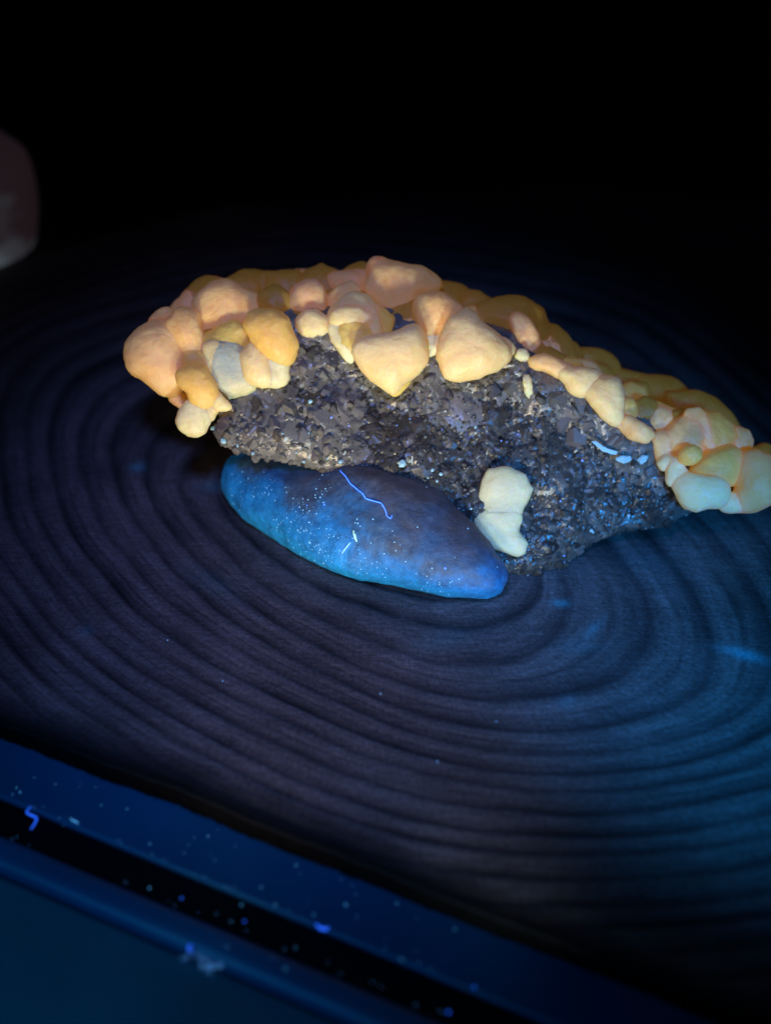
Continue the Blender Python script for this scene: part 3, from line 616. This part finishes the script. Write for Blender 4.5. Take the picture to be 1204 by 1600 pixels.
# close the gaps left in the crust with further nodules
LO = ([230,320,370,450,465,520,540,560,640,680,690,800,850,880,930,980,1040,1060,1204], [560,600,590,560,525,525,555,550,540,548,520,545,580,590,640,680,720,760,780])
HI = ([200,215,260,330,400,470,575,590,640,690,750,850,900,950,1060,1140,1165,1204], [545,520,475,437,425,425,425,405,415,440,470,490,560,572,605,655,705,705])
ngap = 0
nb = BVHTree.FromPolygons(nv, nfc)
for _ in range(7000):
    x = random.uniform(225, 1200); y = random.uniform(415, 770)
    if y > np.interp(x, *LO)-7 or y < np.interp(x, *HI)+10 or hit(x, y, nb)[0]: continue
    h_, _n = hit(x, y, mbvh)
    n_ = ((h_-P0).dot(N)*1000+0.4) if h_ else -6.0
    q = random.uniform(15, 23)
    V, Fc = inflate([(x+q*random.uniform(.85, 1.2)*math.cos(a), y+q*random.uniform(.75, 1.05)*math.sin(a)) for a in np.linspace(0, 2*math.pi, 9)[:-1]], max(n_, -9)*0.001, .9, 10, 0.08, 0.02, seed=x, nphi=30, npsi=16)
    BUILT.append((V, Fc, random.choice(('gold', 'peach', 'gold')))); i_ = len(nv); nv += V; nfc += [tuple(p+i_ for p in f) for f in Fc]
    ngap += 1
    nb = BVHTree.FromPolygons(nv, nfc)
    if ngap >= 60: break
# nodules have grown into each other: swell each one where it nears its neighbours, so that the joins are filled
KB = 0.0013
TR = [BVHTree.FromPolygons(V, Fc) for V, Fc, _m in BUILT]
BB = [(np.array(V).min(0)-KB, np.array(V).max(0)+KB) for V, Fc, _m in BUILT]
NEW = []
for a, (V, Fc, mt) in enumerate(BUILT):
    nbr = [b_ for b_ in range(len(BUILT)) if b_ != a and (BB[a][0] < BB[b_][1]).all() and (BB[b_][0] < BB[a][1]).all()]
    cen = Vector(np.array(V).mean(0)); out = []
    me_ = bpy.data.meshes.new('tmp'); me_.from_pydata(V, [], Fc); nrm = [Vector(q.vector) for q in me_.vertex_normals]
    for p, n_ in zip(V, nrm):
        if n_.dot(p-cen) < 0: n_ = -n_
        push = 0.0
        for b_ in nbr:
            loc, fn, fi, dd = TR[b_].find_nearest(p, KB)
            if loc is not None:
                sd = 0.0 if (p-loc).dot(fn) < 0 else dd
                push = max(push, KB*0.30*(1-sd/KB)**2)
        out.append(p+n_*push)
    bpy.data.meshes.remove(me_); NEW.append(out)
for out, (V, Fc, mt) in zip(NEW, BUILT): mk('nodule', out, Fc, M[mt], spec)

# ---- pale grains and flakes on the broken face
def flake(poly, n, mt, name='flake', dep=0.5):
    V, Fc = inflate(poly, n, dep, 4, 0.22, 0.06, 26, 8); mk(name, V, Fc, mt, spec, smooth=False)
flake(cC([(545,600),(570,572),(600,600),(608,700),(580,738),(555,690)]), 0.0016, M['pale'], 'rod_crystal', 0.9)
for p in ([(75,600),(120,600),(160,640),(235,660),(220,685),(150,665),(110,630)], [(220,705),(270,690),(320,690),(330,720),(290,740),(240,725)], [(360,715),(390,690),(435,685),(430,715),(390,750)]):
    flake(cD(p), 0.0013, M['cyan_grain'])
grain_px = [(628,725,12),(675,735,6),(688,741,6),(668,747,4),(682,752,4),(665,762,4),(532,722,7),(512,717,4),(475,722,5),(335,670,10),(350,690,9),(372,697,5),(396,709,6),(463,708,4),(980,806,7),(922,829,6),(945,742,5),(957,752,5),(858,640,4),(742,668,5),(730,590,4),(814,903,5),(925,832,4),(485,628,7),(565,607,3),(380,720,4),(442,678,4),(483,677,3),(790,876,3),(735,795,4)]
blue_px = [(518,653,6),(545,666,4),(808,679,4),(782,689,4),(791,691,3),(908,720,5),(874,783,5),(769,858,4),(880,868,4),(620,665,3),(640,655,3),(690,672,3),(570,718,3),(880,878,3)]
gm = [blob_mesh('grain', 10+k, 0.5, 1) for k in range(2)]; gm[0].materials.append(M['cyan_grain']); gm[1].materials.append(M['blue_grain'])
for lst, q in ((grain_px, 0), (blue_px, 1)):
    for x, y, s_ in lst:
        p, nr = hit(x, y, mbvh)
        if p: put('grain', gm[q], p+N*0.0006, N, s_*0.0000796*(0.55 if q == 0 else 0.45), spec, 0.6)

# ---- quartz crystals crusting the broken face
protos = []
for k in range(7):
    bm = bmesh.new(); rnd = random.Random(k)
    if k < 4:                                  # stubby six-sided crystals with a pointed end
        h = rnd.uniform(0.5, 1.0); tw = [rnd.uniform(0.75, 1.15) for _ in range(6)]
        lo = [bm.verts.new((math.cos(i_*math.pi/3)*tw[i_], math.sin(i_*math.pi/3)*tw[i_], -h)) for i_ in range(6)]
        hi = [bm.verts.new((math.cos(i_*math.pi/3)*tw[i_]*0.95, math.sin(i_*math.pi/3)*tw[i_]*0.95, h*0.4*rnd.uniform(0.6, 1.4))) for i_ in range(6)]
        tip = bm.verts.new((rnd.uniform(-.2, .2), rnd.uniform(-.2, .2), h*1.3))
        for i_ in range(6): bm.faces.new((lo[i_], lo[(i_+1) % 6], hi[(i_+1) % 6], hi[i_])); bm.faces.new((hi[i_], hi[(i_+1) % 6], tip))
        bm.faces.new(lo[::-1])
    else:
        for _ in range(22):
            q = Vector((rnd.gauss(0, 1), rnd.gauss(0, 1), rnd.gauss(0, 1))).normalized()*rnd.uniform(0.8, 1.1); bm.verts.new(q)
        r_ = bmesh.ops.convex_hull(bm, input=list(bm.verts)); bmesh.ops.delete(bm, geom=[g_ for g_ in r_['geom_interior'] if isinstance(g_, bmesh.types.BMVert)], context='VERTS')
    bmesh.ops.triangulate(bm, faces=bm.faces); bmesh.ops.recalc_face_normals(bm, faces=bm.faces)
    bm.verts.index_update()
    protos.append((np.array([tuple(q.co) for q in bm.verts]), [[q.index for q in f.verts] for f in bm.faces])); bm.free()
pmesh = {}
for k, (pv, pf) in enumerate(protos):
    for c in range(4):
        me_ = bpy.data.meshes.new('crystal'); me_.from_pydata(pv.tolist(), [], pf); me_.materials.append(CM[c]); pmesh[k, c] = me_
face_px = [q for q in mat_px]
cr = []
tries = 0
while len(cr) < 2600 and tries < 90000:
    tries += 1
    x = random.uniform(300, 1240); y = random.uniform(520, 905)
    if not in_poly(x, y, face_px): continue
    p, nr = hit(x, y, mbvh)
    if not p: continue
    co = coarse(x, y)
    if co: c = random.choices((0, 1, 2, 3), (1, 6, 4 if x > 850 else 2, 1))[0]; size = random.uniform(0.0005, 0.0009) if random.random() < 0.10 else random.uniform(0.00018, 0.0004)
    else: c = random.choices((0, 1, 2, 3), (7, 1.2, 0.4, 0.9))[0]; size = random.uniform(0.00012, 0.00034) if random.random() < 0.96 else random.uniform(0.0004, 0.0006)
    rot = (nr.lerp(Vector((random.gauss(0, 1), random.gauss(0, 1), random.gauss(0, 1))), 0.45)).to_track_quat('Z', 'Y').to_matrix() @ Matrix.Rotation(random.uniform(0, 6.28), 3, 'Z')
    cr.append((size, p+N*size*random.uniform(-0.75, -0.1), rot, random.randrange(4, 7) if size > 0.00042 else random.randrange(7), c))
for x, y, q, c in [(488,548,26,0),(520,560,20,0),(450,575,16,1),(500,585,16,1),(880,655,24,2),(905,680,24,2),(925,660,20,2),(870,620,24,1),(910,630,22,1),(840,610,20,1),(960,690,18,2),(985,700,16,2),(800,600,20,1),(770,610,18,0),(835,590,16,1),(420,620,18,1),(450,640,24,1),(480,625,22,0),(400,640,20,3),(380,660,18,1),(430,670,18,1),(470,680,18,1),(520,640,16,0),(360,680,14,3),(395,690,14,1),(985,745,13,2),(970,760,12,2),(1060,815,14,2),(1040,815,12,0),(640,630,16,0),(700,620,14,3),(945,720,12,1),(1015,740,16,1),(1035,770,14,1),(340,655,14,3),(840,890,12,0),(870,880,12,0),(900,860,12,2)]:
    p, nr = hit(x, y, mbvh)
    if p: cr.append((q*0.0000800, p-N*q*0.000055, (nr.lerp(Vector((random.gauss(0, 1), random.gauss(0, 1), random.gauss(0, 1))), 0.3)).to_track_quat('Z', 'Y').to_matrix(), random.choice((4, 5, 6)), c))
cr.sort(key=lambda q: -q[0])
for size, p, rot, k, c in cr[:300]:
    o = bpy.data.objects.new('crystal', pmesh[k, c]); col.objects.link(o); o.parent = spec
    o.location = p-ORG[spec.name]; o.rotation_euler = rot.to_euler(); o.scale = (size,)*3
for c in range(4):
    VV, FF = [], []; n0_ = 0
    for size, p, rot, k, cc in cr[300:]:
        if cc != c: continue
        pv, pf = protos[k]; VV.append(pv @ np.array(rot).T*size+np.array(p)); FF += [[i_+n0_ for i_ in f] for f in pf]; n0_ += len(pv)
    o = mk('crystal_druse', np.vstack(VV), FF, CM[c], spec, smooth=False); o['kind'] = 'stuff'

# ================================================================== LINT AND DUST
def lint(px_pts, tree, rad, mt, label, lift=0.0001, z=None, name='lint_fibre'):
    P = []
    for (x0, y0), (x1, y1) in zip(px_pts, px_pts[1:]):
        for t in np.linspace(0, 1, 4, endpoint=False): P.append((x0+(x1-x0)*t, y0+(y1-y0)*t))
    P.append(px_pts[-1]); W_ = []
    for x, y in P:
        if tree is not None:
            h, nr = hit(x, y, tree)
            if h: W_.append(h+nr*lift)
        else: W_.append(on_z(x, y, z+lift))
    if len(W_) < 3: return
    W_ = [q+Vector((random.gauss(0, 1), random.gauss(0, 1), 0))*rad*0.4 for q in W_]
    sm_ = [W_[0]]+[(W_[i_-1]+W_[i_]*2+W_[i_+1])/4 for i_ in range(1, len(W_)-1)]+[W_[-1]]
    V, Fc = tube(sm_, rad); return tag(mk(name, V, Fc, mt, None), label, 'lint')
c5 = lambda p: crop(330, 670, 0.4153, p)
lint(c5([(485,158),(505,180),(520,205),(545,225),(570,245),(580,265),(610,272),(640,280),(655,305),(660,330),(675,340),(681,325)]), bvh, 0.00006, M['lint_bright'], 'long wavy blue-glowing lint fibre lying on the speckled pebble')
lint(c5([(535,382),(541,402),(546,424)]), bvh, 0.00016, plain('green_lint', (0.4, 0.7, 0.6), 0.6, (0.4, 1, 0.8), 0.25), 'short pale green straight fibre on the speckled pebble')
lint(c5([(525,425),(508,448),(490,470)]), bvh, 0.00010, M['lint_cyan'], 'short blue slanting fibre on the speckled pebble')
c7 = lambda p: crop(0, 1200, 0.33223, p)
lint(c7([(145,180),(122,210),(150,222),(178,235),(165,262),(148,285)]), None, 0.00009, M['lint_blue'], 'crumpled bright blue lint wisp at the tray groove', 0.0002, ZT)
lint(c7([(330,235),(345,250),(360,252),(372,262)]), None, 0.00009, M['lint_cyan'], 'small pale curl of lint on the groove edge of the tray', 0.0002, ZT)
lint([(492,1444),(500,1451),(509,1452),(514,1449)], None, 0.00013, M['lint_blue'], 'curved bright blue lint shred beside the tray groove', 0.0002, ZT)
lint(c7([(905,832),(885,838),(884,855),(905,865)]), None, 0.00008, M['lint_blue'], 'hooked blue lint thread on the tray ledge', 0.0003, ZT-0.0006)
# fluffy tuft: a tangle of fibres in one thing
V_, F_ = [], []
for _ in range(26):
    a = c7([(random.uniform(920, 1045), random.uniform(830, 930))])[0]; q = on_z(a[0], a[1], ZT-0.0009); pts = [q]
    for _ in range(5): pts.append(pts[-1]+Vector((random.gauss(0, 1), random.gauss(0, 1), random.gauss(0, .25)))*0.00035)
    for p in pts: p.z = max(p.z, ZT-0.0010)
    v1, f1 = tube(pts, 0.000035, 4); n_ = len(V_); V_ += v1; F_ += [tuple(i_+n_ for i_ in f) for f in f1]
tag(mk('lint_tuft', V_, F_, M['dust']), 'loose bluish tuft of tangled dust on the tray ledge', 'lint')
dm = [blob_mesh('dust_speck', 30+k, 0.5, 1) for k in range(3)]
for me_, mt in zip(dm, (M['dust'], M['lint_cyan'], M['lint_blue'])): me_.materials.append(mt)
specks = [(x, y, 0, s_) for x, y, s_ in [(26,1231,3),(32,1238,4),(54,1215,2.5),(158,1258,3),(199,1264,3),(305,1266,3.5),(340,1297,2),(325,1307,3),(234,1319,3.5),(295,1320,2.5),(368,1322,2),(336,1345,2.5),(320,1370,2.5),(386,1291,2),(408,1387,3),(430,1414,4),(490,1430,3),(540,1414,5),(463,1352,3),(470,1365,2),(401,1296,2),(520,1340,2),(550,1384,2),(598,1382,3),(634,1399,2.5),(684,1410,2.5),(710,1452,3),(628,1500,3),(740,1543,5),(620,1412,3),(455,1326,2),(560,1355,2),(150,1230,2.5),(68,1261,2),(100,1290,2)]]
specks += [(x, y, 1, s_) for x, y, s_ in [(234,1388,5),(284,1404,5),(377,1414,4),(382,1440,5),(361,1440,3),(338,1428,2.5),(462,1481,3),(513,1504,2),(446,1514,4),(426,1497,2.5),(219,1455,2.5),(355,1480,3),(345,1474,2),(700,1582,6),(328,1476,2.5)]]
for _ in range(55):
    t_ = random.random(); x = t_*720; u_ = random.random()
    if u_ < 0.45: specks.append((x, 1243+x*0.412+random.gauss(-3, 4), 0, random.uniform(1.5, 3)))
    elif u_ < 0.7: specks.append((x, 1296+x*0.409+random.gauss(3, 4), 1, random.uniform(1.5, 3)))
    else: specks.append((x, 1150+x*0.40+random.uniform(0, 85), 0, random.uniform(1.2, 2.6)))
rng_z = {0: ZT, 1: ZT-0.0002}
for k, (x, y, zone_, s_) in enumerate(specks):
    q_ = qd(x, y); zz_ = ZT if q_ < 0 else ZT-0.0006 if q_ < qg2 else ZT-0.0002 if q_ < ql-0.001 else ZT-0.0014
    p = on_z(x, y, zz_); s__ = s_*0.000025; p.z += s__*0.4
    o = put('dust_speck', dm[2 if s_ >= 4 and k % 2 == 0 else 1 if s_ >= 3 else 0], p, Vector((0, 0, 1)), s__, None, 0.7)
    tag(o, 'tiny glowing blue dust speck on the tray', 'dust', 'dust specks on the tray')
for (x, y) in [(262,1000),(775,1127),(683,1190),(594,1084),(348,1064)]:
    p = on_z(x, y, 0.00005); o = put('dust_speck', dm[0], p, Vector((0, 0, 1)), 0.00010, None, 0.6)
    tag(o, 'tiny bluish dust speck on the wooden slice', 'dust', 'dust specks on the wooden slice')

# ================================================================== BLURRED STONE beyond the slice
m, nt, b = mat('milky_violet_stone'); v = obj_coord(nt); sx = nd(nt, 'ShaderNodeSeparateXYZ'); nt.links.new(v, sx.inputs[0])
n1 = noise_node(nt, v, 60, 4)
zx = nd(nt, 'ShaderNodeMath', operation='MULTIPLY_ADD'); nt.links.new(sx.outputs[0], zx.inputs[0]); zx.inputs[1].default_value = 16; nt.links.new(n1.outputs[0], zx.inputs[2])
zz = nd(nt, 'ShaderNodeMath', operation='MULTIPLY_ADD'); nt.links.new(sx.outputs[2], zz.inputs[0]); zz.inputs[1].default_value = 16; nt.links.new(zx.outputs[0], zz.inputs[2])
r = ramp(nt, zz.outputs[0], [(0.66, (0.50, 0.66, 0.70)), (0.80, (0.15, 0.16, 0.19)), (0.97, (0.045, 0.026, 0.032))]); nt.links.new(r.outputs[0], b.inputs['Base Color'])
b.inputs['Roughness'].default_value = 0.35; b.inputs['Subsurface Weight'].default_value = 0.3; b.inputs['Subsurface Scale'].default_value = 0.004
nt.links.new(r.outputs[0], b.inputs['Emission Color']); b.inputs['Emission Strength'].default_value = 0.24  # light falling on the stone is put in as emission
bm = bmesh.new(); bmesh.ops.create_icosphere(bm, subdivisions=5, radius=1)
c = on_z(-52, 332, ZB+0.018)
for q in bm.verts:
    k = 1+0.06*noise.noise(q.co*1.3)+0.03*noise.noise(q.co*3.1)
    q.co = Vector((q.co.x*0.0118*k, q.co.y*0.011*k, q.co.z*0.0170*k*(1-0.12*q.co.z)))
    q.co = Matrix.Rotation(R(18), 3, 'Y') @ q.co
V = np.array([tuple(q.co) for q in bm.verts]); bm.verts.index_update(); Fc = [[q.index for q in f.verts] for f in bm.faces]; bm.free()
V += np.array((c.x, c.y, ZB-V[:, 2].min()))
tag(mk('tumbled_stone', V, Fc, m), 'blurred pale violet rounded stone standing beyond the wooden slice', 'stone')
